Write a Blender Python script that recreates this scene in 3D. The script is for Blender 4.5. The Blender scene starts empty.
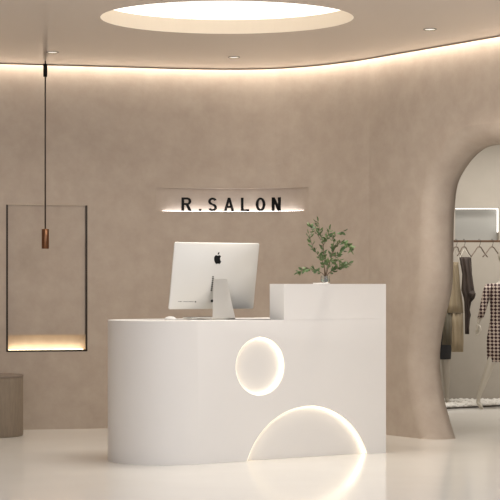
import bpy, bmesh, math, random
from mathutils import Vector, Matrix
from mathutils.geometry import tessellate_polygon
R = math.radians
PI = math.pi
random.seed(7)
S = bpy.context.scene
C = S.collection

# ------------------------------------------------------------------ units
F = 1850.0; EYE = 1.12; HOR = 284.0         # measured once from the photograph's perspective
def at(px, py, D):                          # metres from a measured photo position at distance D
    return Vector(((px-250)*D/F, D, EYE+(HOR-py)*D/F))

# ------------------------------------------------------------------ materials
def lin(c):
    def f(v):
        v /= 255.0
        return v/12.92 if v <= .04045 else ((v+.055)/1.055)**2.4
    return (f(c[0]), f(c[1]), f(c[2]), 1)
def mat(name, rgb, rough=.5, metal=0, spec=.5, var=None, scale=4, bump=0, bscale=60, coords='Object', stretch=None, detail=5, **kw):
    m = bpy.data.materials.new(name); m.use_nodes = True
    nt = m.node_tree; b = nt.nodes['Principled BSDF']
    b.inputs['Base Color'].default_value = lin(rgb)
    b.inputs['Roughness'].default_value = rough
    b.inputs['Metallic'].default_value = metal
    b.inputs['Specular IOR Level'].default_value = spec
    for k, v in kw.items(): b.inputs[k].default_value = v
    if var or bump:
        tc = nt.nodes.new('ShaderNodeTexCoord'); mp = nt.nodes.new('ShaderNodeMapping')
        nt.links.new(tc.outputs[coords], mp.inputs['Vector'])
        if stretch: mp.inputs['Scale'].default_value = stretch
    if var:
        n = nt.nodes.new('ShaderNodeTexNoise'); n.inputs['Scale'].default_value = scale
        n.inputs['Detail'].default_value = detail; n.inputs['Roughness'].default_value = .62
        nt.links.new(mp.outputs[0], n.inputs['Vector'])
        r = nt.nodes.new('ShaderNodeValToRGB')
        r.color_ramp.elements[0].position = .3; r.color_ramp.elements[1].position = .7
        r.color_ramp.elements[0].color = lin(rgb); r.color_ramp.elements[1].color = lin(var)
        nt.links.new(n.outputs['Fac'], r.inputs[0]); nt.links.new(r.outputs[0], b.inputs['Base Color'])
    if bump:
        n2 = nt.nodes.new('ShaderNodeTexNoise'); n2.inputs['Scale'].default_value = bscale
        n2.inputs['Detail'].default_value = 4
        nt.links.new(mp.outputs[0], n2.inputs['Vector'])
        bp = nt.nodes.new('ShaderNodeBump'); bp.inputs['Strength'].default_value = bump
        bp.inputs['Distance'].default_value = .004
        nt.links.new(n2.outputs['Fac'], bp.inputs['Height']); nt.links.new(bp.outputs[0], b.inputs['Normal'])
    return m
def emit(name, rgb, strength):
    m = bpy.data.materials.new(name); m.use_nodes = True
    nt = m.node_tree; b = nt.nodes['Principled BSDF']
    b.inputs['Base Color'].default_value = (.8, .8, .8, 1)
    b.inputs['Emission Color'].default_value = lin(rgb)
    b.inputs['Emission Strength'].default_value = strength
    return m

M = {}
M['plaster'] = mat('plaster', (169,154,140), .75, spec=.25, var=(180,166,152), scale=7, bump=.3, bscale=16, detail=8)
M['ceiling'] = mat('ceiling_paint', (202,191,179), .2, spec=.45)
M['floor']   = mat('floor_stone', (229,225,217), .12, spec=.35, var=(233,229,222), scale=1.5)
M['white']   = mat('desk_lacquer', (217,214,210), .5, spec=.3)
M['trim']    = mat('ceiling_edge_brown', (118,98,80), .6)
M['inner']   = mat('skylight_paint', (214,200,180), .7)
M['frame']   = mat('dark_bronze', (52,42,34), .4, metal=.6)
M['stool']   = mat('taupe_stone', (134,120,104), .8, var=(120,107,92), scale=9, bump=.3, bscale=80, stretch=(6,6,1))
M['stool_top'] = mat('taupe_top', (122,109,97), .75, bump=.2)
M['black']   = mat('black_paint', (6,6,6), .6, spec=.2)
M['copper']  = mat('copper', (124,88,64), .28, metal=.9)
M['cable']   = mat('cable', (44,30,22), .5)
M['alu']     = mat('aluminium', (214,212,206), .42, metal=.35, spec=.5)
M['alu2']    = mat('aluminium_stand', (222,219,213), .4, metal=.3)
M['screen']  = mat('screen_glass', (10,11,13), .08)
M['plastic'] = mat('white_plastic', (236,234,230), .3)
M['key']     = mat('keys', (70,68,66), .5)
M['glass']   = mat('vase_glass', (245,250,248), .02, **{'Transmission Weight':1.0, 'IOR':1.45})
M['water']   = mat('vase_water', (235,245,240), .0, **{'Transmission Weight':1.0, 'IOR':1.33})
M['leaf']    = mat('leaf', (44,72,38), .5, var=(104,124,74), scale=22)
M['stem']    = mat('stem', (88,70,50), .7)
M['dress_wall'] = mat('dressing_plaster', (170,162,150), .8, var=(178,170,158), scale=3)
M['wood']    = mat('walnut', (92,66,42), .5, var=(72,50,30), scale=6, stretch=(2,2,30))
M['pebble']  = mat('pebble', (232,228,220), .6)
M['edging']  = mat('edging_metal', (58,50,44), .5)
M['mannequin'] = mat('mannequin_gloss', (188,181,168), .35)
M['mannequin_grey'] = mat('mannequin_grey', (176,168,156), .4)
M['hanger']  = mat('hanger_wood', (104,90,76), .5)
M['strap']   = mat('pale_strap', (214,206,194), .7)
M['brown_cloth'] = mat('brown_cloth', (40,31,26), .75, var=(66,53,45), scale=14, stretch=(3,3,.5))
M['beige_cloth'] = mat('beige_cloth', (140,126,102), .85, var=(164,148,122), scale=12, stretch=(3,3,.4))
M['olive_cloth'] = mat('olive_cloth', (82,76,63), .85, var=(104,96,80), scale=12, stretch=(3,3,.4))
M['ink_cloth'] = mat('ink_cloth', (40,40,44), .8)
M['frosted'] = mat('frosted_panel', (158,156,150), .3, spec=.5)
M['e_sky']   = emit('skylight_diffuser', (255,249,240), 1.3)
M['e_cove']  = emit('cove_led', (255,246,232), 15.5)
M['e_ring']  = emit('ring_led', (255,236,204), 7.5)
M['e_soft']  = emit('ring_soft', (255,236,200), .75)
M['e_niche'] = emit('niche_led', (255,233,192), 11)
M['e_sign']  = emit('sign_led', (250,250,255), 7)
M['e_down']  = emit('downlight_lens', (255,244,225), 1.2)
M['e_box']   = emit('box_led', (255,252,246), 1.7)

def checker(name, a, b, s):
    m = mat(name, a, .8); nt = m.node_tree
    tc = nt.nodes.new('ShaderNodeTexCoord'); mp = nt.nodes.new('ShaderNodeMapping')
    mp.inputs['Rotation'].default_value = (0, R(45), 0); mp.inputs['Scale'].default_value = (1, .0001, 1)
    mp.inputs['Location'].default_value = (.003, .31, .004)
    ck = nt.nodes.new('ShaderNodeTexChecker'); ck.inputs['Scale'].default_value = s
    ck.inputs['Color1'].default_value = lin(a); ck.inputs['Color2'].default_value = lin(b)
    nt.links.new(tc.outputs['Object'], mp.inputs['Vector']); nt.links.new(mp.outputs[0], ck.inputs['Vector'])
    nt.links.new(ck.outputs[0], nt.nodes['Principled BSDF'].inputs['Base Color'])
    return m
M['check'] = checker('maroon_check', (50,20,25), (190,174,162), 45)

# ------------------------------------------------------------------ object helpers
def link(name, me, m, parent=None, smooth=False, kind=None):
    o = bpy.data.objects.new(name, me); C.objects.link(o)
    if m: me.materials.append(m)
    if smooth:
        for p in me.polygons: p.use_smooth = True
    if parent: o.parent = parent
    if kind: o['kind'] = kind
    return o
def obj(name, bm, m, parent=None, smooth=False, kind=None, origin=None):
    bmesh.ops.recalc_face_normals(bm, faces=bm.faces)
    if origin is not None: bmesh.ops.translate(bm, verts=bm.verts, vec=-Vector(origin))
    me = bpy.data.meshes.new(name); bm.to_mesh(me); bm.free()
    o = link(name, me, m, parent, smooth, kind)
    if origin is not None: o.location = origin
    return o
def tag(o, label, cat, group=None, kind=None):
    o['label'] = label
    if cat: o['category'] = cat
    if group: o['group'] = group
    if kind: o['kind'] = kind
    return o
def thing(name, label, cat, loc, rz=0, group=None):
    o = bpy.data.objects.new(name, None); C.objects.link(o); o.empty_display_size = .1
    o.location = loc; o.rotation_euler = (0, 0, rz)
    return tag(o, label, cat, group)
def box(bm, c, s, rot=None):
    r = bmesh.ops.create_cube(bm, size=1)
    mt = Matrix.Translation(c) @ (rot.to_4x4() if rot else Matrix.Identity(4)) @ Matrix.Diagonal((*s, 1))
    bmesh.ops.transform(bm, matrix=mt, verts=r['verts']); return r['verts']
def bevel(bm, w, seg=2):
    bmesh.ops.bevel(bm, geom=list(bm.edges), offset=w, segments=seg, affect='EDGES', profile=.5)
def quads(bm, rows, close=False):
    vs = [[bm.verts.new(p) for p in r] for r in rows]
    for a, b in zip(vs[:-1], vs[1:]):
        n = len(a)
        for i in range(n if close else n-1):
            j = (i+1) % n
            try: bm.faces.new((a[i], a[j], b[j], b[i]))
            except ValueError: pass
    return vs
def lathe(bm, prof, seg=48, c=(0,0,0), cap0=True, cap1=True):
    rows = [[(c[0]+r*math.cos(2*PI*k/seg), c[1]+r*math.sin(2*PI*k/seg), c[2]+z) for k in range(seg)] for r, z in prof]
    vs = quads(bm, rows, True)
    if cap0: bm.faces.new(vs[0][::-1])
    if cap1: bm.faces.new(vs[-1])
def tube(bm, pts, rad, seg=8):
    pts = [Vector(p) for p in pts]
    if not hasattr(rad, '__len__'): rad = [rad]*len(pts)
    rows = []; up = None
    for i, p in enumerate(pts):
        t = (pts[min(i+1, len(pts)-1)] - pts[max(i-1, 0)]).normalized()
        if up is None:
            up = Vector((0,0,1)) if abs(t.z) < .9 else Vector((1,0,0))
        a = t.cross(up).normalized(); b = a.cross(t).normalized(); up = b
        rows.append([p + (a*math.cos(2*PI*k/seg) + b*math.sin(2*PI*k/seg))*rad[i] for k in range(seg)])
    vs = quads(bm, rows, True)
    bm.faces.new(vs[0][::-1]); bm.faces.new(vs[-1])
def extrude_poly(bm, pts, off):                     # pts: 3D planar outline; off: thickness vector
    tri = tessellate_polygon([[Vector(p) for p in pts]])
    a = [bm.verts.new(p) for p in pts]; b = [bm.verts.new(Vector(p)+off) for p in pts]
    for t in tri:
        try:
            bm.faces.new([a[i] for i in t]); bm.faces.new([b[i] for i in reversed(t)])
        except ValueError: pass
    n = len(pts)
    for i in range(n):
        j = (i+1) % n; bm.faces.new((a[i], a[j], b[j], b[i]))
def catmull(pts, n=8):
    out = []; P = [Vector(p) for p in pts]
    P = [P[0]*2-P[1]] + P + [P[-1]*2-P[-2]]
    for i in range(1, len(P)-2):
        for k in range(n):
            t = k/n; a, b, c, d = P[i-1:i+3]
            out.append(.5*((2*b)+(c-a)*t+(2*a-5*b+4*c-d)*t*t+(3*b-a-3*c+d)*t**3))
    out.append(P[-2]); return out
def baked(o):                                       # evaluate modifiers into a plain mesh
    dg = bpy.context.evaluated_depsgraph_get(); dg.update()
    me = bpy.data.meshes.new_from_object(o.evaluated_get(dg))
    o.modifiers.clear(); o.data = me; return o

# ------------------------------------------------------------------ the setting
H = 2.80; GAP = .085; TBK = .21
edge = catmull([(-3.6,13.35,0), (-2.7,13.84,0), (-1.90,14.08,0), (-1.156,14.26,0), (-.55,14.41,0), (-.13,14.456,0),
                (.17,14.41,0), (.42,14.275,0), (.62,14.10,0), (.825,13.87,0)], 10)
e = Vector((.539,-.842,0)).normalized(); mdir = Vector((.842,.539,0)).normalized()
A0 = Vector((.825,13.87,0))
def tang(i, P): return (P[min(i+1,len(P)-1)]-P[max(i-1,0)]).normalized()
wallp = []
for i, p in enumerate(edge):
    t = tang(i, edge); n = Vector((-t.y, t.x, 0))
    wallp.append(p + n*GAP)
A1 = A0 + mdir*GAP; wallp[-1] = A1
ceil_edge = edge + [A0+e*s for s in (1,2,3,4.2)]
# curve through the wall as a function of X (main curved wall)
def wall_at(X):
    for a, b in zip(wallp[:-1], wallp[1:]):
        if a.x <= X <= b.x:
            f = (X-a.x)/(b.x-a.x); p = a.lerp(b, f); t = (b-a).normalized()
            return p, Vector((-t.y, t.x, 0))
    return wallp[-1], mdir
NX0, NX1, NZ0, NZ1 = -1.862, -1.266, .607, 1.728       # lit display niche
SX0, SX1, SZ0, SZ1 = -.735, .455, 1.690, 1.872          # sign slot
xs = sorted(set([round(p.x, 4) for p in wallp[1:-1]] + [NX0, NX1, SX0, SX1] + [round(SX0+(SX1-SX0)*k/24, 4) for k in range(1,24)]))
xs = [wallp[0].x] + xs + [wallp[-1].x]
zs = [0, NZ0, SZ0, NZ1, SZ1, 2.93]
def smoothn(X):
    a, _ = wall_at(max(X-.12, wallp[0].x)); b, _ = wall_at(min(X+.12, wallp[-1].x))
    t = (b-a).normalized(); return Vector((-t.y, t.x, 0))
bm = bmesh.new(); vv = {}
def wv(X, z, d=0):
    k = (round(X,4), round(z,4), round(d,4))
    if k not in vv:
        p, _ = wall_at(X); n = smoothn(X) if d else Vector((0,0,0))
        vv[k] = bm.verts.new(p + n*d + Vector((0,0,z)))
    return vv[k]
for x0, x1 in zip(xs[:-1], xs[1:]):
    for z0, z1 in zip(zs[:-1], zs[1:]):
        xm, zm = (x0+x1)/2, (z0+z1)/2
        if NX0 < xm < NX1 and NZ0 < zm < NZ1: continue
        if SX0 < xm < SX1 and SZ0 < zm < SZ1: continue
        bm.faces.new((wv(x0,z0), wv(x1,z0), wv(x1,z1), wv(x0,z1)))
# sign slot: back face curves in from nothing at the ends to its full depth
def sd(X):
    u = (X-(SX0+SX1)/2)/((SX1-SX0)/2); return .055*max(0, 1-abs(u)**3.5)
sx = [x for x in xs if SX0-1e-6 <= x <= SX1+1e-6]
for x0, x1 in zip(sx[:-1], sx[1:]):
    d0, d1 = max(sd(x0), .0006), max(sd(x1), .0006)
    bm.faces.new((wv(x0,SZ0,d0), wv(x1,SZ0,d1), wv(x1,SZ1,d1), wv(x0,SZ1,d0)))
    bm.faces.new((wv(x0,SZ1), wv(x1,SZ1), wv(x1,SZ1,d1), wv(x0,SZ1,d0)))
    bm.faces.new((wv(x0,SZ0), wv(x1,SZ0), wv(x1,SZ0,d1), wv(x0,SZ0,d0)))
# niche: shallow panel, deeper lit band below it
ND, NB, NS = .014, .08, .727
nx = [x for x in xs if NX0-1e-6 <= x <= NX1+1e-6]
for x0, x1 in zip(nx[:-1], nx[1:]):
    bm.faces.new((wv(x0,NS,ND), wv(x1,NS,ND), wv(x1,NZ1,ND), wv(x0,NZ1,ND)))
    bm.faces.new((wv(x0,NS,ND), wv(x1,NS,ND), wv(x1,NS,NB), wv(x0,NS,NB)))
    bm.faces.new((wv(x0,NZ0,NB), wv(x1,NZ0,NB), wv(x1,NS,NB), wv(x0,NS,NB)))
    bm.faces.new((wv(x0,NZ0), wv(x1,NZ0), wv(x1,NZ0,NB), wv(x0,NZ0,NB)))
    bm.faces.new((wv(x0,NZ1), wv(x1,NZ1), wv(x1,NZ1,ND), wv(x0,NZ1,ND)))
for X in (NX0, NX1):
    bm.faces.new((wv(X,NS), wv(X,NZ1), wv(X,NZ1,ND), wv(X,NS,ND)))
    bm.faces.new((wv(X,NZ0), wv(X,NS), wv(X,NS,ND), wv(X,NS,NB), wv(X,NZ0,NB)))
me = bpy.data.meshes.new('wall_back'); bm.to_mesh(me); bm.free()
wb = link('wall_back', me, M['plaster'], kind='structure')

# slanted wall with the organic arch
T = .15
def arch_s(px):
    k = (px-250)/F; A = A1 + mdir*TBK
    return (k*A.y - A.x)/(e.x - k*e.y)
def arch_pt(px, py):
    s = arch_s(px); D = (A1+mdir*TBK+e*s).y
    return (s, EYE+(HOR-py)*D/F)
meas = [(455.5,441),(449,417),(442.5,390),(440,356),(444,324),(451.5,292),(453.3,261),(453.6,235),(454.6,210),(458,184),(468,165),(480,152),(493,145.5)]
cont = [arch_pt(*q) for q in meas]
cont[0] = (cont[0][0], 0)
sp = 1.42; cont += [(sp, 2.095)]
left = [(p.x, p.y) for p in catmull([(a, b, 0) for a, b in cont], 5)]
# the far side: a similar sweep, not a strict mirror
right = [(2*sp - s + .05*math.sin(z*1.6), z) for s, z in left[:-1]][::-1]
contour = left + right
def onorm(i):
    a = contour[max(i-1,0)]; b = contour[min(i+1,len(contour)-1)]
    t = Vector((b[0]-a[0], b[1]-a[1])).normalized(); return Vector((-t.y, t.x))
OFF = .13
def loop(off, depth):
    out = []
    for i, (s, z) in enumerate(contour):
        n = onorm(i); q = Vector((s, z)) + n*off
        if i in (0, len(contour)-1): q.y = 0; q.x = s + (off if n.x > 0 else -off)*1.0
        q.y = max(q.y, 0)
        out.append(A1 + e*q.x + mdir*depth + Vector((0,0,q.y)))
    return out
bm = bmesh.new()
rows = []
for k in range(9):
    a = k/8*PI/2
    rows.append(loop(OFF*(1-math.sin(a)), T*(1-math.cos(a))))
rows.append(loop(0, T+.06))
vs = quads(bm, rows)
for f in bm.faces: f.smooth = True
def sz(p): return Vector(((p-A1).dot(e), p.z, 0))
SE = 4.2
front = rows[0]; poly = [A1.copy()] + front + [A1+e*SE, A1+e*SE+Vector((0,0,2.93)), A1+Vector((0,0,2.93))]
tri = tessellate_polygon([[sz(p) for p in poly]])
fv = [bm.verts.new(p) for p in poly]
for t in tri:
    try: bm.faces.new([fv[i] for i in t])
    except ValueError: pass
TB = T+.06
backp = [A1+mdir*TB] + rows[-1] + [A1+mdir*TB+e*SE, A1+mdir*TB+e*SE+Vector((0,0,2.93)), A1+mdir*TB+Vector((0,0,2.93))]
tri = tessellate_polygon([[sz(p) for p in backp]])
bv = [bm.verts.new(p) for p in backp]
for t in tri:
    try: bm.faces.new([bv[i] for i in t])
    except ValueError: pass
bmesh.ops.remove_doubles(bm, verts=bm.verts, dist=.0005)
obj('wall_right', bm, M['plaster'], kind='structure')

# floor and ceiling
bm = bmesh.new()
quads(bm, [[(-3.45,6.2,0),(-3.45,13.45,0)],[(-3.45,6.2,H+.1),(-3.45,13.45,H+.1)]])
obj('wall_left_added', bm, M['plaster'], kind='structure')  # unseen side wall, added to block light on the desk's left end
bm = bmesh.new()
quads(bm, [[(-5,5.5,0),(5.5,5.5,0)],[(-5,18.2,0),(5.5,18.2,0)]])
obj('floor', bm, M['floor'], kind='structure')
SKY = (-.145, 11.70); SRX, SRY = .80, .725
outer = [Vector((-4.6,8.2,H)), Vector((4.2,8.2,H))] + [Vector((p.x,p.y,H)) for p in ceil_edge[::-1]] + [Vector((-4.6,12.6,H))]
hole = [Vector((SKY[0]+SRX*math.cos(2*PI*k/96), SKY[1]+SRY*math.sin(2*PI*k/96), H)) for k in range(96)]
bm = bmesh.new()
allp = outer + hole; cv = [bm.verts.new(p) for p in allp]
for t in tessellate_polygon([outer, hole]):
    try: bm.faces.new([cv[i] for i in t])
    except ValueError: pass
obj('ceiling', bm, M['ceiling'], kind='structure')
bm = bmesh.new()
quads(bm, [[p+Vector((0,0,z)) for p in hole] for z in (0, .094)], True)
obj('trim_1', bm, M['inner'], kind='structure')                     # skylight reveal
bm = bmesh.new(); bm.faces.new([bm.verts.new(p+Vector((0,0,.094))) for p in hole])
o = obj('round_ceiling_light', bm, M['e_sky'])
tag(o, 'large round glowing light panel recessed in the ceiling', 'ceiling light')
# brown strip along the edge of the floating ceiling and the LED strip in the cove behind it
off = []
for i, p in enumerate(ceil_edge):
    t = tang(i, ceil_edge); off.append(Vector((-t.y, t.x, 0)))
bm = bmesh.new()
q = [[p - n*.004 + Vector((0,0,H-.007)) for p, n in zip(ceil_edge, off)], [p - n*.004 + Vector((0,0,H+.0)) for p, n in zip(ceil_edge, off)],
     [p + Vector((0,0,H+.05)) for p, n in zip(ceil_edge, off)], [p + n*.001 + Vector((0,0,H-.007)) for p, n in zip(ceil_edge, off)],
     [p - n*.004 + Vector((0,0,H-.007)) for p, n in zip(ceil_edge, off)]]
quads(bm, q); obj('trim_2', bm, M['trim'], kind='structure')
bm = bmesh.new()
quads(bm, [[p - n*.002 + Vector((0,0,H+.05)) for p, n in zip(ceil_edge, off)], [p + n*(GAP+.01) + Vector((0,0,H+.05)) for p, n in zip(ceil_edge, off)]])
obj('trim_3', bm, M['e_cove'], kind='structure')

# niche frame + LED
bm = bmesh.new()
def wpt(X, z, d): p, n = wall_at(X); return p + smoothn(X)*d + Vector((0,0,z))
for X, w in ((NX0, .007), (NX1, .007)):
    quads(bm, [[wpt(X-w,z,-.003), wpt(X+w,z,-.003), wpt(X+w,z,.012), wpt(X-w,z,.012), wpt(X-w,z,-.003)] for z in (NZ0-.007, NZ1)])
quads(bm, [[wpt(X,NZ0-.008,-.003), wpt(X,NZ0+.006,-.003), wpt(X,NZ0+.006,.03), wpt(X,NZ0-.008,.03), wpt(X,NZ0-.008,-.003)] for X in nx])
obj('trim_4', bm, M['frame'], kind='structure')
bm = bmesh.new()
quads(bm, [[wpt(X,NZ1-.002,.002) for X in nx],[wpt(X,NZ1+.003,-.001) for X in nx]])
obj('niche_highlight', bm, M['inner'], kind='structure')  # pale strip that paints in the highlight along the niche's top edge
bm = bmesh.new(); n2 = [NX0+.02+(NX1-NX0-.04)*k/8 for k in range(9)]
quads(bm, [[wpt(X,NZ0+.001,.032) for X in n2],[wpt(X,NZ0+.007,.034) for X in n2],[wpt(X,NZ0+.007,.070) for X in n2],[wpt(X,NZ0+.001,.074) for X in n2]])
tag(obj('light_strip', bm, M['e_niche'], kind=None), 'warm light strip glowing along the bottom of the framed wall niche', 'light strip')
# sign LED
bm = bmesh.new(); s2 = [SX0+.05+(SX1-SX0-.09)*k/30 for k in range(31)]
quads(bm, [[wpt(X,SZ0+.0015,.006) for X in s2],[wpt(X,SZ0+.0015,max(.007,sd(X)-.001)) for X in s2]])
tag(obj('light_strip', bm, M['e_sign']), 'thin white light strip under the black wall lettering', 'light strip')

# dressing room shell
DB = 17.6
bx0, bx1 = at(455.3,0,DB).x, at(499.2,0,DB).x; bz0, bz1 = at(0,241,DB).z, at(0,208,DB).z
bm = bmesh.new()
X0, X1, ZC = 1.15, 3.9, 2.62
def rect(bm, a, b, c, d): bm.faces.new([bm.verts.new(p) for p in (a,b,c,d)])
for (xa,xb,za,zb) in ((X0,bx0,0,ZC),(bx1,X1,0,ZC),(bx0,bx1,0,bz0),(bx0,bx1,bz1,ZC)):
    rect(bm, (xa,DB,za),(xb,DB,za),(xb,DB,zb),(xa,DB,zb))
for x in (bx0, bx1): rect(bm, (x,DB,bz0),(x,DB+.12,bz0),(x,DB+.12,bz1),(x,DB,bz1))
for z in (bz0, bz1): rect(bm, (bx0,DB,z),(bx1,DB,z),(bx1,DB+.12,z),(bx0,DB+.12,z))
bmesh.ops.remove_doubles(bm, verts=bm.verts, dist=.0001)
obj('wall_dressing_back', bm, M['dress_wall'], kind='structure')
bm = bmesh.new(); rect(bm, (bx0,DB+.119,bz0),(bx1,DB+.119,bz0),(bx1,DB+.119,bz1),(bx0,DB+.119,bz1))
obj('recess_panel', bm, M['frosted'], kind='structure')  # frosted back panel of the lit recess, no opening behind it
bm = bmesh.new()
rect(bm, (X0,14.1,0),(X0,DB,0),(X0,DB,ZC),(X0,14.1,ZC))
obj('wall_dressing_left', bm, M['dress_wall'], kind='structure')
bm = bmesh.new()
rect(bm, (X1,10.6,0),(X1,DB,0),(X1,DB,ZC),(X1,10.6,ZC))
obj('wall_dressing_right', bm, M['dress_wall'], kind='structure')
bm = bmesh.new()
Ba = A1+mdir*(TB)-e*.35; Bb = A1+mdir*TB+e*SE
bm.faces.new([bm.verts.new(p) for p in ((X0,DB,ZC),(X1,DB,ZC),(X1,Bb.y,ZC),(Bb.x,Bb.y,ZC),(Ba.x,Ba.y,ZC))])
obj('ceiling_dressing', bm, M['dress_wall'], kind='structure')
bm = bmesh.new()
box(bm, ((bx0+bx1)/2, DB+.075, bz1-.004), (bx1-bx0-.01, .06, .006))
tag(obj('light_strip', bm, M['e_box']), 'white light strip along the top of the lit recess above the clothes rail', 'light strip')
bm = bmesh.new()
box(bm, (bx1-.006, DB+.075, (bz0+bz1)/2+.04), (.006, .06, bz1-bz0-.09))
tag(obj('light_strip', bm, M['e_box']), 'upright white light strip on the right side of the lit recess', 'light strip')

# ------------------------------------------------------------------ reception desk
th = R(33); dd = Vector((math.cos(th), math.sin(th), 0)); nn = Vector((math.sin(th), -math.cos(th), 0))
PR = Vector((.903, 12.28, 0)); L = 1.457; RR = .38
def dk(t, b, z=0): return PR - dd*t - nn*b + Vector((0,0,z))       # t left along the front, b back from it
cen = dk(L, RR)
desk = thing('reception_desk', 'long white reception desk with a rounded left end, raised right half and glowing round recesses', 'desk', dk(.8, .38))
ol = [dk(0,0), dk(L,0)]
for k in range(1, 64):
    a = PI*k/64; ol.append(cen + nn*RR*math.cos(a) - dd*RR*math.sin(a))
ol += [dk(L,2*RR), dk(0,2*RR)]
HL, HU = .891, 1.12; TS = .8173; TW = .165
def solid(pts, z0, z1):
    bm = bmesh.new(); a = [bm.verts.new(Vector((p.x,p.y,z0))) for p in pts]; b = [bm.verts.new(Vector((p.x,p.y,z1))) for p in pts]
    bm.faces.new(a); bm.faces.new(b[::-1]); n = len(pts)
    for i in range(n): bm.faces.new((a[i], a[(i+1)%n], b[(i+1)%n], b[i]))
    return bm
body = obj('body', solid(ol, .0, HL), M['white'])
up = obj('cut', solid([dk(0,0), dk(TS,0), dk(TS,TW), dk(0,TW)], HL-.2, HU), None)
def disc_cut(t, z, r, depth):
    bm = bmesh.new(); rows = [[dk(t, b, z) + dd*r*math.cos(2*PI*k/128) + Vector((0,0,r*math.sin(2*PI*k/128))) for k in range(128)] for b in (-.05, depth)]
    vs = quads(bm, rows, True); bm.faces.new(vs[0]); bm.faces.new(vs[1][::-1])
    return obj('cut', bm, None)
RC = (.9973, .598, .186, .040); RS = (.6258, -.168, .5025, .040)
cuts = [(up,'UNION'), (disc_cut(*RC),'DIFFERENCE'), (disc_cut(*RS),'DIFFERENCE')]
for o, op in cuts:
    m = body.modifiers.new('b', 'BOOLEAN'); m.object = o; m.operation = op; m.solver = 'EXACT'
baked(body)
for o, _ in cuts: bpy.data.objects.remove(o)
bv_ = body.modifiers.new('bev', 'BEVEL'); bv_.width = .003; bv_.segments = 2; bv_.limit_method = 'ANGLE'; bv_.angle_limit = R(40)
baked(body)
for p in body.data.polygons: p.use_smooth = True
body.data.set_sharp_from_angle(angle=R(20))
def adopt(o, root):
    o.parent = root; o.matrix_parent_inverse = (Matrix.Translation(root.location) @ Matrix.Rotation(root.rotation_euler.z, 4, 'Z')).inverted()
adopt(body, desk)
def glow(t, z, r, depth, a0, a1, n=96, b0=.004):
    bm = bmesh.new(); rows = []
    for b, rr in ((b0, r-.001), (depth-.001, r-.001), (depth-.001, r-.005), (b0, r-.005)):
        rows.append([dk(t, b, z) + dd*rr*math.cos(a0+(a1-a0)*k/n) + Vector((0,0,rr*math.sin(a0+(a1-a0)*k/n))) for k in range(n+1)])
    rows.append(rows[0]); quads(bm, rows)
    return bm
o = obj('light_ring', glow(*RC, 0, 2*PI, b0=.030), M['e_ring'], smooth=True); adopt(o, desk); o['label'] = 'round glowing rim of the upper recess'
o = obj('ring_diffuser', glow(*RC[:3], .028, 0, 2*PI), M['e_soft'], smooth=True); adopt(o, desk)
a0 = math.asin((.168+.004)/.5025)
o = obj('light_ring', glow(*RS, a0, PI-a0, b0=.030), M['e_ring'], smooth=True); adopt(o, desk); o['label'] = 'half-round glowing rim of the recess at the floor'

o = obj('ring_diffuser', glow(*RS[:3], .028, a0, PI-a0), M['e_soft'], smooth=True); adopt(o, desk)
# ------------------------------------------------------------------ things on the desk
yaw = th
# computer: local x = right in the picture, local -y = towards the camera (its back)
cp = dk(1.158, .33, HL)
cl = 'silver desktop computer seen from behind, standing on the lower white desk top'
pc = thing('desktop_computer', cl, 'computer', cp, yaw)
tilt = R(10); W, Hh = .641, .432
TM = Matrix.Translation((0, .006, .0)) @ Matrix.Translation((0,0,.069)) @ Matrix.Rotation(tilt, 4, 'X')
def bulge(x, z):                                    # shell depth behind the screen plane
    u = min(1, abs(x)/(W/2)); v = min(1, abs(z-Hh/2)/(Hh/2))
    return .006 + .038*(max(0, 1-u**2.2)**.8)*(max(0, 1-v**2.4)**.8)
def rr_outline(w, h, r, n=6):
    pts = []
    for cx, cz, a0_ in ((w/2-r, h-r, 0), (-w/2+r, h-r, 90), (-w/2+r, r, 180), (w/2-r, r, 270)):
        for k in range(n+1):
            a = R(a0_+90*k/n); pts.append((cx+r*math.cos(a), cz+r*math.sin(a)))
    return pts
bm = bmesh.new(); ou = []
o_ = rr_outline(W, Hh, .012)
for i_, a_ in enumerate(o_):
    b_ = o_[(i_+1) % len(o_)]; ln_ = math.hypot(b_[0]-a_[0], b_[1]-a_[1]); m_ = max(1, int(ln_/.02))
    ou += [(a_[0]+(b_[0]-a_[0])*j_/m_, a_[1]+(b_[1]-a_[1])*j_/m_) for j_ in range(m_)]
rows = []
for f in (0, .1, .2, .3, .45, .6, .75, .88, .95, .985, 1.0):
    rows.append([TM @ Vector((x*f, -bulge(x*f, Hh/2+(z-Hh/2)*f), Hh/2+(z-Hh/2)*f)) for x, z in ou])
rows.append([TM @ Vector((x, 0, z)) for x, z in ou])
vs = quads(bm, rows, True); bm.faces.new(vs[-1])
bmesh.ops.remove_doubles(bm, verts=bm.verts, dist=.0002)
obj('housing', bm, M['alu'], pc, smooth=True)
bm = bmesh.new(); extrude_poly(bm, [TM @ Vector((x, .0005, .085+z)) for x, z in rr_outline(.636, .338, .006)], TM.to_3x3() @ Vector((0,.002,0)))
obj('screen', bm, M['screen'], pc)
def on_back(x, z, lift=.0006): return TM @ Vector((x, -bulge(x, z)-lift, z))
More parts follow.
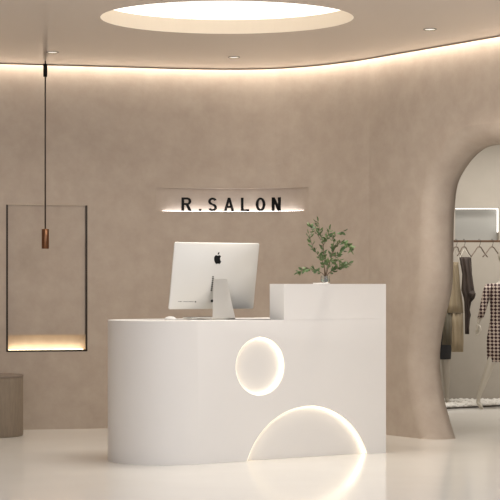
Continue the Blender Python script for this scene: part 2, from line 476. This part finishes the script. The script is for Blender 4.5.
# logo: bitten fruit with a leaf
ap = [(0,.36),(-.10,.42),(-.24,.44),(-.38,.36),(-.46,.18),(-.46,-.04),(-.40,-.26),(-.28,-.44),(-.16,-.52),(-.06,-.49),(.02,-.46),(.12,-.49),(.22,-.52),(.34,-.43),(.44,-.24),
      (.35,-.15),(.29,-.02),(.28,.12),(.33,.24),(.41,.31),(.32,.40),(.20,.44),(.08,.40)]
lf = [(.0,.50),(.02,.62),(.10,.74),(.21,.80),(.20,.68),(.12,.55)]
bm = bmesh.new(); LX, LZ, LS = -.008, .330, .058
for P in (ap, lf):
    extrude_poly(bm, [on_back(LX+x*LS, LZ+z*LS, .0022) for x, z in P], TM.to_3x3() @ Vector((0,.003,0)))
obj('logo', bm, M['black'], pc)
bm = bmesh.new()
for k in range(8): box(bm, on_back(-.036, .217-k*.0125, .001), (.010, .004, .008 if k % 2 else .006))
obj('port_row', bm, M['black'], pc)
bm = bmesh.new(); lathe(bm, [(.009,-.002),(.009,.002)], 20)
bmesh.ops.transform(bm, matrix=Matrix.Translation(on_back(-.016, .058, .001)) @ Matrix.Rotation(R(90),4,'X'), verts=bm.verts)
obj('power_socket', bm, M['black'], pc)
bm = bmesh.new(); px_ = -.262
for w in (.004,.004,.010,.003,.006,.005,.007,.004,.006,.008,.005,.006):
    box(bm, on_back(px_+w/2, .052, .0008), (w, .001, .004)); px_ += w + .003
    if w == .010: px_ += .008
box(bm, on_back(px_+.012, .052, .0008), (.010, .001, .009))
obj('printed_marks', bm, mat('grey_print', (52,51,50), .6), pc)
# stand: slanted neck that widens to the foot, and the foot plate
bm = bmesh.new()
pr = []
prof = [(-.046, .298, .0445), (-.060,.300,.0445), (-.072, .262, .050), (-.092, .13, .068), (-.108, .03, .083), (-.112, .010, .086), (-.108, .0015, .087)]
cx0 = {0:.0}
rows = []
for y, z, hw in prof:
    c = .020 + .004*(1-z/.3)
    rows.append([Vector((c-hw, y, z)), Vector((c+hw, y, z))])
quads(bm, rows)
for v in bm.verts: pass
geo = bmesh.ops.solidify(bm, geom=list(bm.faces), thickness=.008)
obj('neck', bm, M['alu2'], pc)
bm = bmesh.new(); box(bm, (.024, -.01, .0045), (.172, .19, .007)); bevel(bm, .002)
obj('foot', bm, M['alu2'], pc)

# mouse and keyboard
k = thing('computer_mouse', 'small white computer mouse on the desk top left of the keyboard', 'mouse', dk(1.412,.42,HL), yaw)
bm = bmesh.new()
bmesh.ops.create_uvsphere(bm, u_segments=32, v_segments=16, radius=1)
for v in bm.verts:
    z = v.co.z; v.co = Vector((v.co.x*.034, v.co.y*.054, max(0, z)*.021+.001))
obj('shell', bm, M['plastic'], k, smooth=True)
k = thing('keyboard', 'slim silver keyboard lying flat in front of the computer screen', 'keyboard', dk(1.06,.55,HL), yaw)
bm = bmesh.new()
vs_ = box(bm, (0,0,.006), (.30,.115,.010))
bevel(bm, .003); obj('base', bm, M['alu'], k)
kb = bmesh.new(); box(kb, (0,0,0), (.0165,.0165,.003)); bevel(kb, .0008, 1)
kme = bpy.data.meshes.new('key'); kb.to_mesh(kme); kb.free(); kme.materials.append(M['key'])
for r_ in range(5):
    for c_ in range(14):
        o = bpy.data.objects.new('key', kme); C.objects.link(o); o.parent = k
        o.location = (-.1365+c_*.021, -.042+r_*.021, .0122)

# vase with olive-like branches on the raised top
VD = dk(.437, .08)
cs = thing('coaster', 'thin round white coaster under the small glass vase', 'coaster', (VD.x-.025, VD.y, HU))
bm = bmesh.new(); lathe(bm, [(.05,.0005),(.055,.002),(.055,.006),(.053,.007)]); obj('disc', bm, M['plastic'], cs, smooth=True)
vz = HU+.0075
va = thing('glass_vase', 'short clear glass vase holding green branches on the raised desk top', 'vase', (VD.x, VD.y, vz))
bm = bmesh.new(); lathe(bm, [(.0285,.0),(.030,.002),(.030,.046),(.0275,.046),(.0275,.006)], 40, cap1=True)
obj('glass_body', bm, M['glass'], va, smooth=False)
bm = bmesh.new(); lathe(bm, [(.027,.0065),(.027,.028)], 40); obj('water', bm, M['water'], va)
pl = thing('leafy_branches', 'loose bunch of green leafy branches rising from the small glass vase', 'plant', (VD.x, VD.y, vz+.008))
sc = VD.y/F
def q3(px, py, dy=0): return Vector(((px-250)*sc-VD.x, dy, EYE+(HOR-py)*sc-vz-.008))
base = lambda j: Vector((random.uniform(-.01,.01), random.uniform(-.01,.01), 0))
br = [
 ([(324.5,272,.0),(324,258,.01),(323,244,.0),(320,232,-.02),(318,222,-.03)], 1.0, 24),
 ([(327,272,0),(331,258,-.02),(335,248,-.03),(341,242,-.05),(348,244,-.06),(351,250,-.07)], 1.0, 26),
 ([(323,274,.0),(315,270,.03),(306,268.5,.04),(299,272,.05)], .8, 18),
 ([(328,274,0),(334,270,.02),(342,266,.04),(349,263,.05)], .9, 24),
 ([(324,265,.0),(319,256,.03),(313,246,.05),(309.5,234,.06)], .8, 16),
 ([(321,240,-.01),(315,231,.02),(311,226,.04)], .6, 10),
 ([(323,246,0),(327,238,-.03),(329,230,-.04)], .6, 12),
 ([(331,257,-.02),(339,254,.03),(346,248,.06)], .6, 14),
 ([(331,256,-.02),(334,244,.02),(333,236,.04),(343,231,.05)], .6, 14),
 ([(326,272,0),(329,262,-.05),(338,260,-.08)], .7, 12),
]
leafbm = bmesh.new()
def leaf(bm, p, d, ln, w):
    d = d.normalized(); s = d.cross(Vector((random.uniform(-1,1), random.uniform(-1,1), random.uniform(.2,1)))).normalized()
    nrm = d.cross(s).normalized()
    P = [p]; mids = []
    rows = []
    for f, ww, dr in ((0,.08,0),(.25,.8,.04),(.5,1,.06),(.75,.72,.03),(1,.04,-.06)):
        c = p + d*ln*f + nrm*ln*dr
        rows.append([c - s*w*ww*.5 + nrm*w*ww*.12, c, c + s*w*ww*.5 + nrm*w*ww*.12])
    quads(bm, rows)
for i, (pts, th_, nl) in enumerate(br):
    P = [q3(a, b, c) for a, b, c in pts]
    if i < 5 or i == 9: P = [base(i)] + P
    cu = catmull(P, 6)
    bm = bmesh.new(); n = len(cu)
    tube(bm, cu, [.0034*th_*(1-.75*j/(n-1)) for j in range(n)], 7)
    obj('stem', bm, M['stem'], pl, smooth=True)
    st = 8 if (i < 5 or i == 9) else 2
    nl = int(nl*1.75)
    for j in range(nl):
        f = st + (n-1-st)*(j+random.random()*.5)/nl
        a = int(min(f, n-2)); p = cu[a].lerp(cu[a+1], f-a); t = (cu[a+1]-cu[a]).normalized()
        side = Vector((random.uniform(-1,1), random.uniform(-1,1), random.uniform(-.8,.8)))
        d = t*random.uniform(.3,1.0) + (side - t*side.dot(t)).normalized()*random.uniform(.5,1.1)
        leaf(leafbm, p, d, random.uniform(.026,.044), random.uniform(.012,.019))
    leaf(leafbm, cu[-1], t, .04, .011)
me = bpy.data.meshes.new('foliage'); leafbm.to_mesh(me); leafbm.free()
link('foliage', me, M['leaf'], pl, smooth=True)

# ------------------------------------------------------------------ wall sign
sg = thing('wall_sign', 'black raised lettering reading R.SALON standing in the lit slot of the wall', 'sign', (0,14.5,SZ0))
LH = .107; LT = .015
def stroke_letter(ch, x0, x1):
    w = x1-x0; b = .0205; bm = bmesh.new(); Y = Vector((0,LT,0))
    def poly(pts): extrude_poly(bm, [Vector((x0+x*w, 0, z*LH)) for x, z in pts], Y)
    bx = b/w; bz = b*.8/LH
    def ring(cx, cz, rx, rz, a0, a1, n=28):
        rows = [[], []]
        for k in range(n+1):
            a = a0+(a1-a0)*k/n
            rows[0].append(Vector((cx+rx*math.cos(a), 0, cz+rz*math.sin(a))))
            rows[1].append(Vector((cx+(rx-b)*math.cos(a), 0, cz+(rz-b*.8)*math.sin(a))))
        out = [rows[0], rows[1], [p+Y for p in rows[1]], [p+Y for p in rows[0]], rows[0]]
        quads(bm, out)
    if ch == 'R':
        poly([(0,0),(bx,0),(bx,1),(0,1)])
        cz = .72*LH; rz = .28*LH
        poly([(bx,1-bz),(.55,1-bz),(.55,1),(bx,1)]); poly([(bx,.44),(.55,.44),(.55,.44+bz),(bx,.44+bz)])
        ring(x0+.55*w, cz, .43*w, rz, -PI/2, PI/2)
        poly([(.42,.46),(.42+bx*1.1,.46),(1.04,0),(1.04-bx*1.15,0)])
    elif ch == '.':
        poly([(0,0),(1,0),(1,.17),(0,.17)])
    elif ch == 'S':
        cx = x0+w/2; r1 = .275*LH; 
        ring(cx, LH-r1, w/2, r1, R(20), R(270)); ring(cx, r1, w/2, r1, R(-160), R(90))
    elif ch == 'A':
        poly([(0,0),(bx,0),(.5+bx*.5,1),(.5-bx*.5,1)]); poly([(1,0),(1-bx,0),(.5-bx*.5,1),(.5+bx*.5,1)])
        poly([(.22,.24),(.78,.24),(.72,.24+bz),(.28,.24+bz)])
    elif ch == 'L':
        poly([(0,0),(bx,0),(bx,1),(0,1)]); poly([(bx,0),(1,0),(1,bz),(bx,bz)])
    elif ch == 'O':
        ring(x0+w/2, LH/2, w/2, LH/2, 0, 2*PI, 48)
    elif ch == 'N':
        poly([(0,0),(bx,0),(bx,1),(0,1)]); poly([(1-bx,0),(1,0),(1,1),(1-bx,1)])
        poly([(0,1),(bx*1.05,1),(1,0),(1-bx*1.05,0)])
    return bm
for ch, a, b in (('R',181.3,191.3),('.',198.6,201.2),('S',208,216.8),('A',223.8,234.2),('L',241,249.3),('O',256,265.6),('N',272,281.2)):
    xa, xb = at(a,0,14.5).x, at(b,0,14.5).x; xm = (xa+xb)/2
    p, _ = wall_at(xm); n = smoothn(xm)
    bm = stroke_letter(ch, -(xb-xa)/2, (xb-xa)/2)
    o = obj('letter', bm, M['black'], sg)
    o.location = p - n*.016 + Vector((0,-14.5,.001)); o.rotation_euler = (0,0,math.atan2(n.y,n.x)-PI/2)
    o['label'] = 'dot' if ch == '.' else 'letter '+ch

# ------------------------------------------------------------------ pendant, downlights, stool
PD = 13.94; PX = at(45.3,0,PD).x
pe = thing('pendant_lamp', 'slim copper cylinder pendant lamp on a long cable in front of the wall niche', 'pendant lamp', (PX, PD, 1.386))
def zz(py): return at(0,py,PD).z-1.386
bm = bmesh.new(); lathe(bm, [(.016,0),(.016,H-1.386-zz(64)-.0)], 24, (0,0,zz(64))) if False else None
bm = bmesh.new(); tube(bm, [(0,0,zz(229)-.002),(0,0,H-1.386)], .0058, 8); obj('cable', bm, M['cable'], pe, smooth=True)
bm = bmesh.new(); lathe(bm, [(.013,zz(76.8)),(.0155,zz(76.8)+.003),(.0155,zz(64)-.003),(.013,zz(64))], 28); obj('cable_sleeve', bm, M['black'], pe, smooth=False)
bm = bmesh.new(); lathe(bm, [(.022,.004),(.022,0),(.0265,0),(.028,.002),(.028,zz(229)-.002),(.0265,zz(229)),(.006,zz(229))], 40); obj('lamp_shade', bm, M['copper'], pe, smooth=False)
for p in bpy.data.objects['lamp_shade'].data.polygons: p.use_smooth = abs(p.normal.z) < .5

def downlight(px, py, label, first=[None]):
    D = (H-EYE)*F/(HOR-py); loc = (at(px,0,D).x, D, H)
    if first[0] is None:
        t = thing('downlight', label, 'downlight', loc, group='recessed ceiling downlights'); first[0] = t
        bm = bmesh.new(); lathe(bm, [(.036,-.001),(.037,-.005),(.042,-.005),(.045,-.001)], 36, cap0=False, cap1=False); obj('trim_ring', bm, M['frame'], t, smooth=True)
        bm = bmesh.new(); lathe(bm, [(.0365,-.0022),(.0365,-.0008)], 36); obj('lens', bm, M['e_down'], t)
    else:
        t = first[0].copy(); C.objects.link(t); t.location = loc; t['label'] = label
        for ch in list(first[0].children):
            c = ch.copy(); C.objects.link(c); c.parent = t
    return loc
dl = [downlight(234,57,'small round downlight in the ceiling behind the large round ceiling light'),
      downlight(430,29,'small round downlight in the ceiling above the right slanting wall'),
      downlight(52.5,52,'small round downlight in the ceiling beside the pendant lamp cable')]

SD = 13.68
stl = thing('drum_stool', 'low taupe drum-shaped stool cut off by the left edge of the photo', 'stool', (-1.949, SD, 0))
bm = bmesh.new(); lathe(bm, [(.262,0),(.268,.004),(.27,.01),(.27,.425),(.268,.432)], 96); o = obj('base', bm, M['stool'], stl, smooth=True); o.data.set_sharp_from_angle(angle=R(30))
bm = bmesh.new(); lathe(bm, [(.264,.4325),(.271,.435),(.272,.440),(.270,.447),(.262,.450)], 96); o = obj('seat', bm, M['stool_top'], stl, smooth=True); o.data.set_sharp_from_angle(angle=R(40))

# ------------------------------------------------------------------ dressing room contents
# pebble bed with dark metal edging
ea, eb = Vector((at(436,0,16.5).x,16.50,0)), Vector((at(560,0,17.35).x,17.35,0))
ea2 = ea+(ea-eb)*.3
ea2.x = max(ea2.x, X0+.02)
bm = bmesh.new(); dirv = (eb-ea).normalized(); 
box(bm, (ea2+eb)/2+Vector((0,0,.0065)), ((eb-ea2).length, .012, .012), Matrix.Rotation(math.atan2(dirv.y,dirv.x),3,'Z'))
tag(obj('floor_edging', bm, M['edging']), 'dark metal edging strip in front of the white pebble bed', 'edging')
bm = bmesh.new(); rnd = random.Random(3)
ico = bmesh.new(); bmesh.ops.create_icosphere(ico, subdivisions=1, radius=1)
iv = [v.co.copy() for v in ico.verts]; ifc = [[v.index for v in f.verts] for f in ico.faces]; ico.free()
cnt = 0
while cnt < 1300:
    x = rnd.uniform(ea2.x, eb.x); y0 = ea.y+(eb.y-ea.y)*(x-ea.x)/(eb.x-ea.x)+.035
    y = y0 + (DB-.03-y0)*rnd.random()**1.5
    if abs(x-at(441,0,17.25).x) < .16 and abs(y-17.22) < .17: continue
    r_ = rnd.uniform(.014,.03); rz = Matrix.Rotation(rnd.uniform(0,6.3),3,'Z')
    vs_ = [bm.verts.new(rz @ Vector((v.x*r_*1.3, v.y*r_, v.z*r_*.7)) + Vector((x,y,r_*.7))) for v in iv]
    for f in ifc: bm.faces.new([vs_[i] for i in f])
    cnt += 1
me = bpy.data.meshes.new('pebble_bed'); bm.to_mesh(me); bm.free()
o = link('pebble_bed', me, M['pebble'], smooth=True); tag(o, 'bed of white pebbles along the dressing room wall', 'pebbles', kind='stuff')

# rail
RD = 16.98; RZ = at(0,241.2,RD).z
rl = thing('clothes_rail', 'brown wooden clothes rail under the lit recess in the dressing room', 'clothes rail', (at(478,0,RD).x, RD, RZ))
bm = bmesh.new(); box(bm, (.1,0,0), (.78,.022,.020)); bevel(bm,.003); obj('bar', bm, M['wood'], rl)
for x in (-.27,.47):
    bm = bmesh.new(); box(bm, (x,(DB-RD+.011)/2,0), (.02,DB-RD-.013,.014)); obj('bracket', bm, M['edging'], rl)
# hangers
def hanger_parts(root, hw, drop, top):
    bm = bmesh.new()
    hk = [(.0,-.012,-.030),(.0,-.019,-.010),(0,-.017,.008),(0,-.004,.018),(0,.012,.015),(0,.018,.002)]
    hk = [(x,y,z) for x,y,z in hk]
    tube(bm, [(0,0,top)] + [(0,-.006,-.035)] + catmull(hk, 3), .0022, 6); obj('hook', bm, M['edging'], root, smooth=True)
    bm = bmesh.new(); tube(bm, catmull([(-hw,0,top-drop),(-hw*.55,0,top-drop*.5),(-.02,0,top-.004),(0,0,top),(.02,0,top-.004),(hw*.55,0,top-drop*.5),(hw,0,top-drop)], 4), .0055, 8)
    obj('shoulder_bar', bm, M['hanger'], root, smooth=True)
def hang(px, label):
    return thing('clothes_hanger', label, 'hanger', (at(px,0,RD).x, RD, RZ), R(30), group='hangers on the clothes rail')
GS = RD/F
TOPZ = -(247-241.2)*GS
h1 = hang(464,'wooden clothes hanger carrying the dark brown dress'); hanger_parts(h1, 8.3*GS, 9*GS, TOPZ)
h2 = hang(479.2,'empty wooden clothes hanger right of the dark brown dress'); hanger_parts(h2, 10.4*GS, 10*GS, TOPZ)
h3 = hang(492,'empty wooden clothes hanger nearest the checked-dress mannequin'); hanger_parts(h3, 11.5*GS, 10*GS, TOPZ)
h4 = hang(456,'wooden clothes hanger carrying the long beige dress beside the arch'); hanger_parts(h4, 7*GS, 9*GS, TOPZ)
# garments as soft closed tubes of cloth
def cloth(rows, root, name, m, seed=1, folds=6, amp=.006):
    bm = bmesh.new(); rr = []; rn = random.Random(seed); ph = rn.uniform(0,6)
    for (xl, xr, y, th_) in rows:
        cxx = ((xl+xr)/2-250)*GS; hw = (xr-xl)/2*GS; z = EYE+(HOR-y)*GS
        ring_ = []
        for k in range(56):
            a = 2*PI*k/56; f = 1 + .05*math.sin(folds*a+ph)
            ring_.append(Vector((cxx+hw*math.cos(a)*(1+.02*math.sin(folds*a)), RD+(th_+amp*math.sin(folds*a*1.0+ph+z*6))*math.sin(a), z)))
        rr.append(ring_)
    vs_ = quads(bm, rr, True); bm.faces.new(vs_[0]); bm.faces.new(vs_[-1])
    bmesh.ops.translate(bm, verts=bm.verts, vec=-root.location)
    return obj(name, bm, m, root, smooth=True)
g1 = thing('hanging_dress', 'dark brown strappy dress with a knotted drape hanging from the rail', 'dress', (at(464,0,RD).x, RD, at(0,334,RD).z))
cloth([(459.2,470.5,257,.010),(459.3,471,259,.018),(460.5,471.3,266,.024),(462,471.8,274,.024),(461.5,473,283,.026),(461,474,290,.028),(462.5,475.3,295,.028),(463.5,474.2,298.5,.024),(464,471,302,.018),(464.2,469.5,310,.016),(464.5,470.6,315,.018),(464.5,469.6,319,.016),(464.6,469,328,.016),(464.8,469,334,.014)], g1, 'bodice', M['brown_cloth'], 2, 7)
bm = bmesh.new()
for a, b in (((459.6,257.5),(463.6,249)),((470,257.5),(464.6,249))):
    for dy in (-.011,.011):
        tube(bm, [Vector((at(a[0],0,RD).x,RD+dy*.9,at(0,a[1],RD).z))-g1.location, Vector((at(b[0],0,RD).x,RD+dy,at(0,b[1]+.4,RD).z))-g1.location], .0034, 6)
obj('strap', bm, M['strap'], g1)
bm = bmesh.new(); bmesh.ops.create_uvsphere(bm, u_segments=20, v_segments=12, radius=1)
for v in bm.verts: v.co = Vector((v.co.x*.030*(1+.2*math.sin(5*v.co.z)), v.co.y*.026, v.co.z*.034*(1+.15*math.sin(6*v.co.x)))) + (at(471.8,294.5,RD-.03)-g1.location)
obj('knot', bm, M['brown_cloth'], g1, smooth=True)
g2 = thing('hanging_dress', 'long beige and olive tiered dress hanging beside the arch edge', 'dress', (at(455,0,RD).x, RD+.02, at(0,352,RD).z))
cloth([(451,459,262,.010),(450.5,459,266,.020),(450.5,460,276,.022),(451,460.6,286,.024),(449,461.8,294,.028),(447.5,463.2,304,.030),(447,463.8,313,.030)], g2, 'bodice', M['beige_cloth'], 5, 6)
cloth([(451.5,463.4,313.2,.024),(451.5,463.8,325,.024),(451.5,464,340,.024),(452,463.6,352,.022)], g2, 'lower_tier', M['beige_cloth'], 7, 8)
cloth([(445,452.6,313.2,.020),(443.5,452.8,328,.022),(442.5,452.5,345,.022)], g2, 'side_panel', M['olive_cloth'], 9, 6)
bm = bmesh.new()
for a, b in (((451.5,262.5),(455.6,249)),((460,262.5),(456.4,249))):
    tube(bm, [at(a[0],a[1],RD-.008)-g2.location, at(b[0],b[1],RD-.008)-g2.location], .0034, 6)
obj('strap', bm, M['strap'], g2)
for g in (g2,):
    for c_ in g.children: c_.location.y += .035

for c_ in g1.children: c_.location.y -= .025
# mannequins ---------------------------------------------------------
def skin(chains, root_first=True, sub=2):
    me = bpy.data.meshes.new('s'); verts = []; edges = []; rad = []; idx = {}
    for ch in chains:
        prev = None
        for p, r in ch:
            k = tuple(round(c, 4) for c in p)
            if k not in idx: idx[k] = len(verts); verts.append(p); rad.append(r)
            if prev is not None and prev != idx[k]: edges.append((prev, idx[k]))
            prev = idx[k]
    me.from_pydata(verts, edges, []); o = bpy.data.objects.new('s', me); C.objects.link(o)
    o.modifiers.new('k', 'SKIN'); sl = me.skin_vertices[0].data
    for i, r in enumerate(rad): sl[i].radius = r if hasattr(r, '__len__') else (r, r)
    sl[0].use_root = True
    m = o.modifiers.new('u', 'SUBSURF'); m.levels = sub; m.render_levels = sub
    baked(o); me = o.data; bpy.data.objects.remove(o); return me
def merge(meshes, m, name, parent):
    bm = bmesh.new()
    for me in meshes: bm.from_mesh(me)
    for f in bm.faces: f.smooth = True
    me = bpy.data.meshes.new(name); bm.to_mesh(me); bm.free(); me.materials.clear()
    o = link(name, me, m, parent)
    return o
def head_mesh(c, r, face):                           # egg head with nose, brow, lips and ears; face = yaw
    bm = bmesh.new(); bmesh.ops.create_uvsphere(bm, u_segments=40, v_segments=28, radius=1)
    for v in bm.verts:
        x, y, z = v.co
        k = 1.0
        if z < 0: k = 1 - .28*(-z)**1.3
        nx, ny, nz = x*.74*k, y*.92*(k if y > 0 else 1-.1*max(0,-z)), z*1.18
        if y < -.3:
            nose = math.exp(-((x/.13)**2 + ((z+.10)/.17)**2)); ny -= .20*nose
            brow = math.exp(-((z-.18)/.12)**2)*math.exp(-(x/.5)**2); ny -= .04*brow
            for sx_ in (-1,1):
                ny += .07*math.exp(-(((x-sx_*.3)/.14)**2 + ((z-.03)/.10)**2))
            ny -= .06*math.exp(-((x/.22)**2 + ((z+.45)/.08)**2)); ny -= .05*math.exp(-((x/.25)**2 + ((z+.78)/.14)**2))
        for sx_ in (-1,1):
            g = math.exp(-(((y-.08)/.14)**2+((z+.02)/.2)**2)); nx += sx_*.07*g if x*sx_ > .6 else 0
        v.co = Vector((nx, ny, nz))*r
    bmesh.ops.transform(bm, matrix=Matrix.Translation(c) @ Matrix.Rotation(face,4,'Z'), verts=bm.verts)
    me = bpy.data.meshes.new('h'); bm.to_mesh(me); bm.free(); return me
def hand_meshes(wr, dirn, side, s):                  # palm + four fingers + thumb, relaxed curl; side = towards the thumb
    out = []; d = dirn.normalized(); t = (side - d*side.dot(d)).normalized(); c = d.cross(t).normalized()
    pal = [(wr, .017*s), (wr+d*.03*s, (.024*s,.014*s)), (wr+d*.06*s, (.030*s,.013*s)), (wr+d*.08*s,(.028*s,.011*s))]
    out.append(skin([[(tuple(p), r) for p, r in pal]], sub=2))
    for k, ln in enumerate((.068,.078,.072,.056)):
        o0 = wr + d*.07*s + t*(.024-.0165*k)*s
        b = d; p1 = o0 + b*ln*.45*s; b2 = (d + c*.35).normalized(); p2 = p1 + b2*ln*.35*s; b3 = (d + c*.8).normalized(); p3 = p2 + b3*ln*.28*s
        out.append(skin([[(tuple(o0), .0085*s), (tuple(p1), .0080*s), (tuple(p2), .0072*s), (tuple(p3), .0055*s)]], sub=1))
    o0 = wr + d*.022*s + t*.018*s; p1 = o0 + (d*.6+t*.8).normalized()*.035*s; p2 = p1 + (d+t*.3).normalized()*.032*s; p3 = p2 + (d+t*.05+c*.2).normalized()*.022*s
    out.append(skin([[(tuple(o0), .011*s), (tuple(p1), .0095*s), (tuple(p2), .0085*s), (tuple(p3), .006*s)]], sub=1))
    return out
MD = 16.62; MS = MD/F
mq = thing('mannequin', 'pale mannequin in a maroon and white checked dress, cut off by the right edge', 'mannequin', (at(505,0,MD).x, MD, 0))
def mp(px, py, dy=0): return (at(px,py,MD).x-mq.location.x, dy, at(px,py,MD).z)
pel = (mp(505,334), (.085,.065))
bodych = [
 [pel, (mp(505,318),(.068,.052)), (mp(505,302),(.080,.060)), (mp(505,290),(.085,.055)), (mp(505,281),(.045,.04)), (mp(505.5,274),.028), (mp(505.8,266),.030)],
 [(mp(505,290),(.085,.055)), (mp(491.5,287.5),.030), (mp(485.5,303,.01),.025), (mp(479.3,319,-.01),.018), (mp(477.8,324,-.015),.0155)],
 [(mp(505,290),(.085,.055)), (mp(518.5,287.5),.030), (mp(525,303,.01),.025), (mp(529,319,-.01),.018), (mp(530,324,-.015),.0155)],
 [pel, (mp(498,344,-.01),.062), (mp(489.8,364,-.05),.038), (mp(484.5,379,-.03),.033), (mp(478.6,397,-.0),.0185), (mp(478.2,403,.0),.021), (mp(480.5,407,-.055),(.022,.013)), (mp(481.5,407.6,-.10),(.018,.008))],
 [pel, (mp(512,344,.01),.062), (mp(514,366,.03),.040), (mp(516,381,.05),.033), (mp(518,398,.08),.0185), (mp(518,403.2,.08),.021), (mp(519,407,.03),(.022,.013)), (mp(519.5,407.8,-.02),(.018,.008))],
]
ms = [skin(bodych)]
ms.append(head_mesh(Vector(mp(506,256.5)), .086, R(35)))
ms += hand_meshes(Vector(mp(477.9,323,-.014)), Vector((-.06,0,-1)), Vector((.6,-1,0)), .82)
ms += hand_meshes(Vector(mp(529.9,323,-.014)), Vector((.06,0,-1)), Vector((-.6,-1,0)), .82)
merge(ms, M['mannequin'], 'body', mq)
def sheath(rows, root, name, m, parent=None, seg=40, fold=0):
    bm = bmesh.new(); rr = []
    for c, rx, ry in rows:
        rr.append([Vector((c[0]+rx*math.cos(2*PI*k/seg)*(1+fold*math.sin(9*2*PI*k/seg)), c[1]+ry*math.sin(2*PI*k/seg)*(1+fold*math.sin(9*2*PI*k/seg)), c[2])) for k in range(seg)])
    n = len(rr)
    inner = []
    for r_, (c, rx, ry) in zip(rr[::-1], rows[::-1]):
        inner.append([Vector((c[0]+(p.x-c[0])*.95, c[1]+(p.y-c[1])*.95, p.z)) for p in r_])
    allr = rr + inner + [rr[0]]
    quads(bm, allr, True); bmesh.ops.remove_doubles(bm, verts=bm.verts, dist=.00005)
    return obj(name, bm, m, parent or root, smooth=True)
dr = sheath([(mp(505,283.5),.140,.070),(mp(505,287),.142,.082),(mp(505,293),.138,.092),(mp(505,303),.134,.092),(mp(505,318),.130,.080),(mp(504.5,328),.142,.095),(mp(504,338),.154,.105),(mp(503.5,350,-.01),.152,.105),(mp(503,361.5,-.015),.142,.105)], mq, 'dress', M['check'])
for sgn, pts in ((-1, [(489.8,284,.0),(487.6,290,.0),(485.2,300,.005),(483,309,.0),(480.3,317.8,-.01)]), (1, [(520.2,284,0),(522.4,290,0),(524.5,300,.005),(526.5,309,0),(528.6,317.8,-.01)])):
    sheath([(mp(*p), r_, r_*1.05) for p, r_ in zip(pts, (.036,.040,.036,.031,.027))], mq, 'sleeve', M['check'], parent=dr)
# second mannequin, mostly behind the arch
MD = 17.25
m2 = thing('mannequin', 'grey mannequin in a dark skirt half hidden behind the edge of the arch', 'mannequin', (at(441,0,MD).x, MD, 0))
def mp(px, py, dy=0): return (at(px,py,MD).x-m2.location.x, dy, at(px,py,MD).z)
pel = (mp(441,330), (.085,.065))
ch2 = [
 [pel, (mp(441,316),(.066,.05)), (mp(441,302),(.078,.058)), (mp(441,290),(.083,.055)), (mp(441,281),(.042,.038)), (mp(441,274),.026), (mp(441,266),.028)],
 [(mp(441,290),(.083,.055)), (mp(428.5,288),.029), (mp(425,304,.02),.024), (mp(423,321,0),.017)],
 [(mp(441,290),(.083,.055)), (mp(451.5,288),.027), (mp(452,303,.03),.022), (mp(450,319,.0),.017)],
 [pel, (mp(436,342),.060), (mp(435.5,363,.01),.040), (mp(435,380,.02),.034), (mp(434.5,396,.03),.0185), (mp(434.5,401,.03),.021), (mp(435,404,-.03),(.022,.013)), (mp(435,404.5,-.08),(.018,.008))],
 [pel, (mp(445,342),.060), (mp(445.8,363,.0),.040), (mp(446.5,378,.0),.034), (mp(447.3,394,.02),.020), (mp(447.3,399.5,.02),.024), (mp(448,403,-.03),(.026,.014)), (mp(448.3,403.8,-.08),(.020,.009))],
]
ms = [skin(ch2), head_mesh(Vector(mp(441,256.5)), .088, 0)]
ms += hand_meshes(Vector(mp(423,320)), Vector((0,0,-1)), Vector((.3,-1,0)), .82)
ms += hand_meshes(Vector(mp(450,318)), Vector((0,0,-1)), Vector((-.3,-1,0)), .82)
merge(ms, M['mannequin_grey'], 'body', m2)
sheath([(mp(441,312),.10,.075),(mp(441,320),.112,.085),(mp(441.2,335),.112,.10),(mp(441.3,348),.096,.10),(mp(441.3,359),.088,.10)], m2, 'skirt', M['ink_cloth'])
sheath([(mp(441,284),.098,.066),(mp(441,288),.104,.075),(mp(441,300),.104,.08),(mp(441,312.5),.095,.07)], m2, 'top', M['ink_cloth'])

# ------------------------------------------------------------------ lights
def spot(loc, power, size=R(80), col=(1,.93,.82), rad=.05, rot=(0,0,0), blend=.8):
    l = bpy.data.lights.new('spot', 'SPOT'); l.energy = power; l.spot_size = size; l.spot_blend = blend
    l.color = col; l.shadow_soft_size = rad
    o = bpy.data.objects.new('downlight_beam', l); C.objects.link(o); o.location = loc; o.rotation_euler = rot; return o
dl.append(downlight(395,-18,'added round downlight in the ceiling brightening the right wall, beyond the top edge of the photo'))  # unseen fixture and beam, added to brighten the right wall and floor
for (x,y,z), pw in zip(dl, (3, 64, 14, 26)): spot((x,y,z-.02), pw, R(120))
def area(loc, rot, sx_, sy_, power, col):
    l = bpy.data.lights.new('area', 'AREA'); l.shape = 'RECTANGLE'; l.size = sx_; l.size_y = sy_; l.energy = power; l.color = col
    o = bpy.data.objects.new('ceiling_area_light', l); C.objects.link(o); o.location = loc; o.rotation_euler = rot; return o
area((2.5,16.2,ZC-.02), (0,0,0), 1.6, 1.2, 62, (1,.97,.93))  # unseen overhead fill added for the dressing room, without a fixture
o = area((SKY[0], SKY[1], H-.005), (0,0,0), 1.35, 1.35, 42, (1,.97,.92)); o.data.shape = 'DISK'
w = bpy.data.worlds.new('world'); S.world = w; w.use_nodes = True
bg = w.node_tree.nodes['Background']; bg.inputs[0].default_value = lin((250,250,255)); bg.inputs[1].default_value = 1.7

# ------------------------------------------------------------------ camera
cam = bpy.data.cameras.new('camera'); co = bpy.data.objects.new('camera', cam); C.objects.link(co)
co.location = (0,0,EYE); co.rotation_euler = (R(90),0,0)
cam.sensor_width = 36; cam.sensor_fit = 'HORIZONTAL'; cam.lens = F/500*36; cam.shift_y = (HOR-250)/500; cam.clip_end = 100
S.camera = co
S.view_settings.view_transform = 'Standard'; S.view_settings.look = 'None'
S.view_settings.gamma = 1; S.view_settings.use_curve_mapping = False; S.view_settings.exposure = -.05
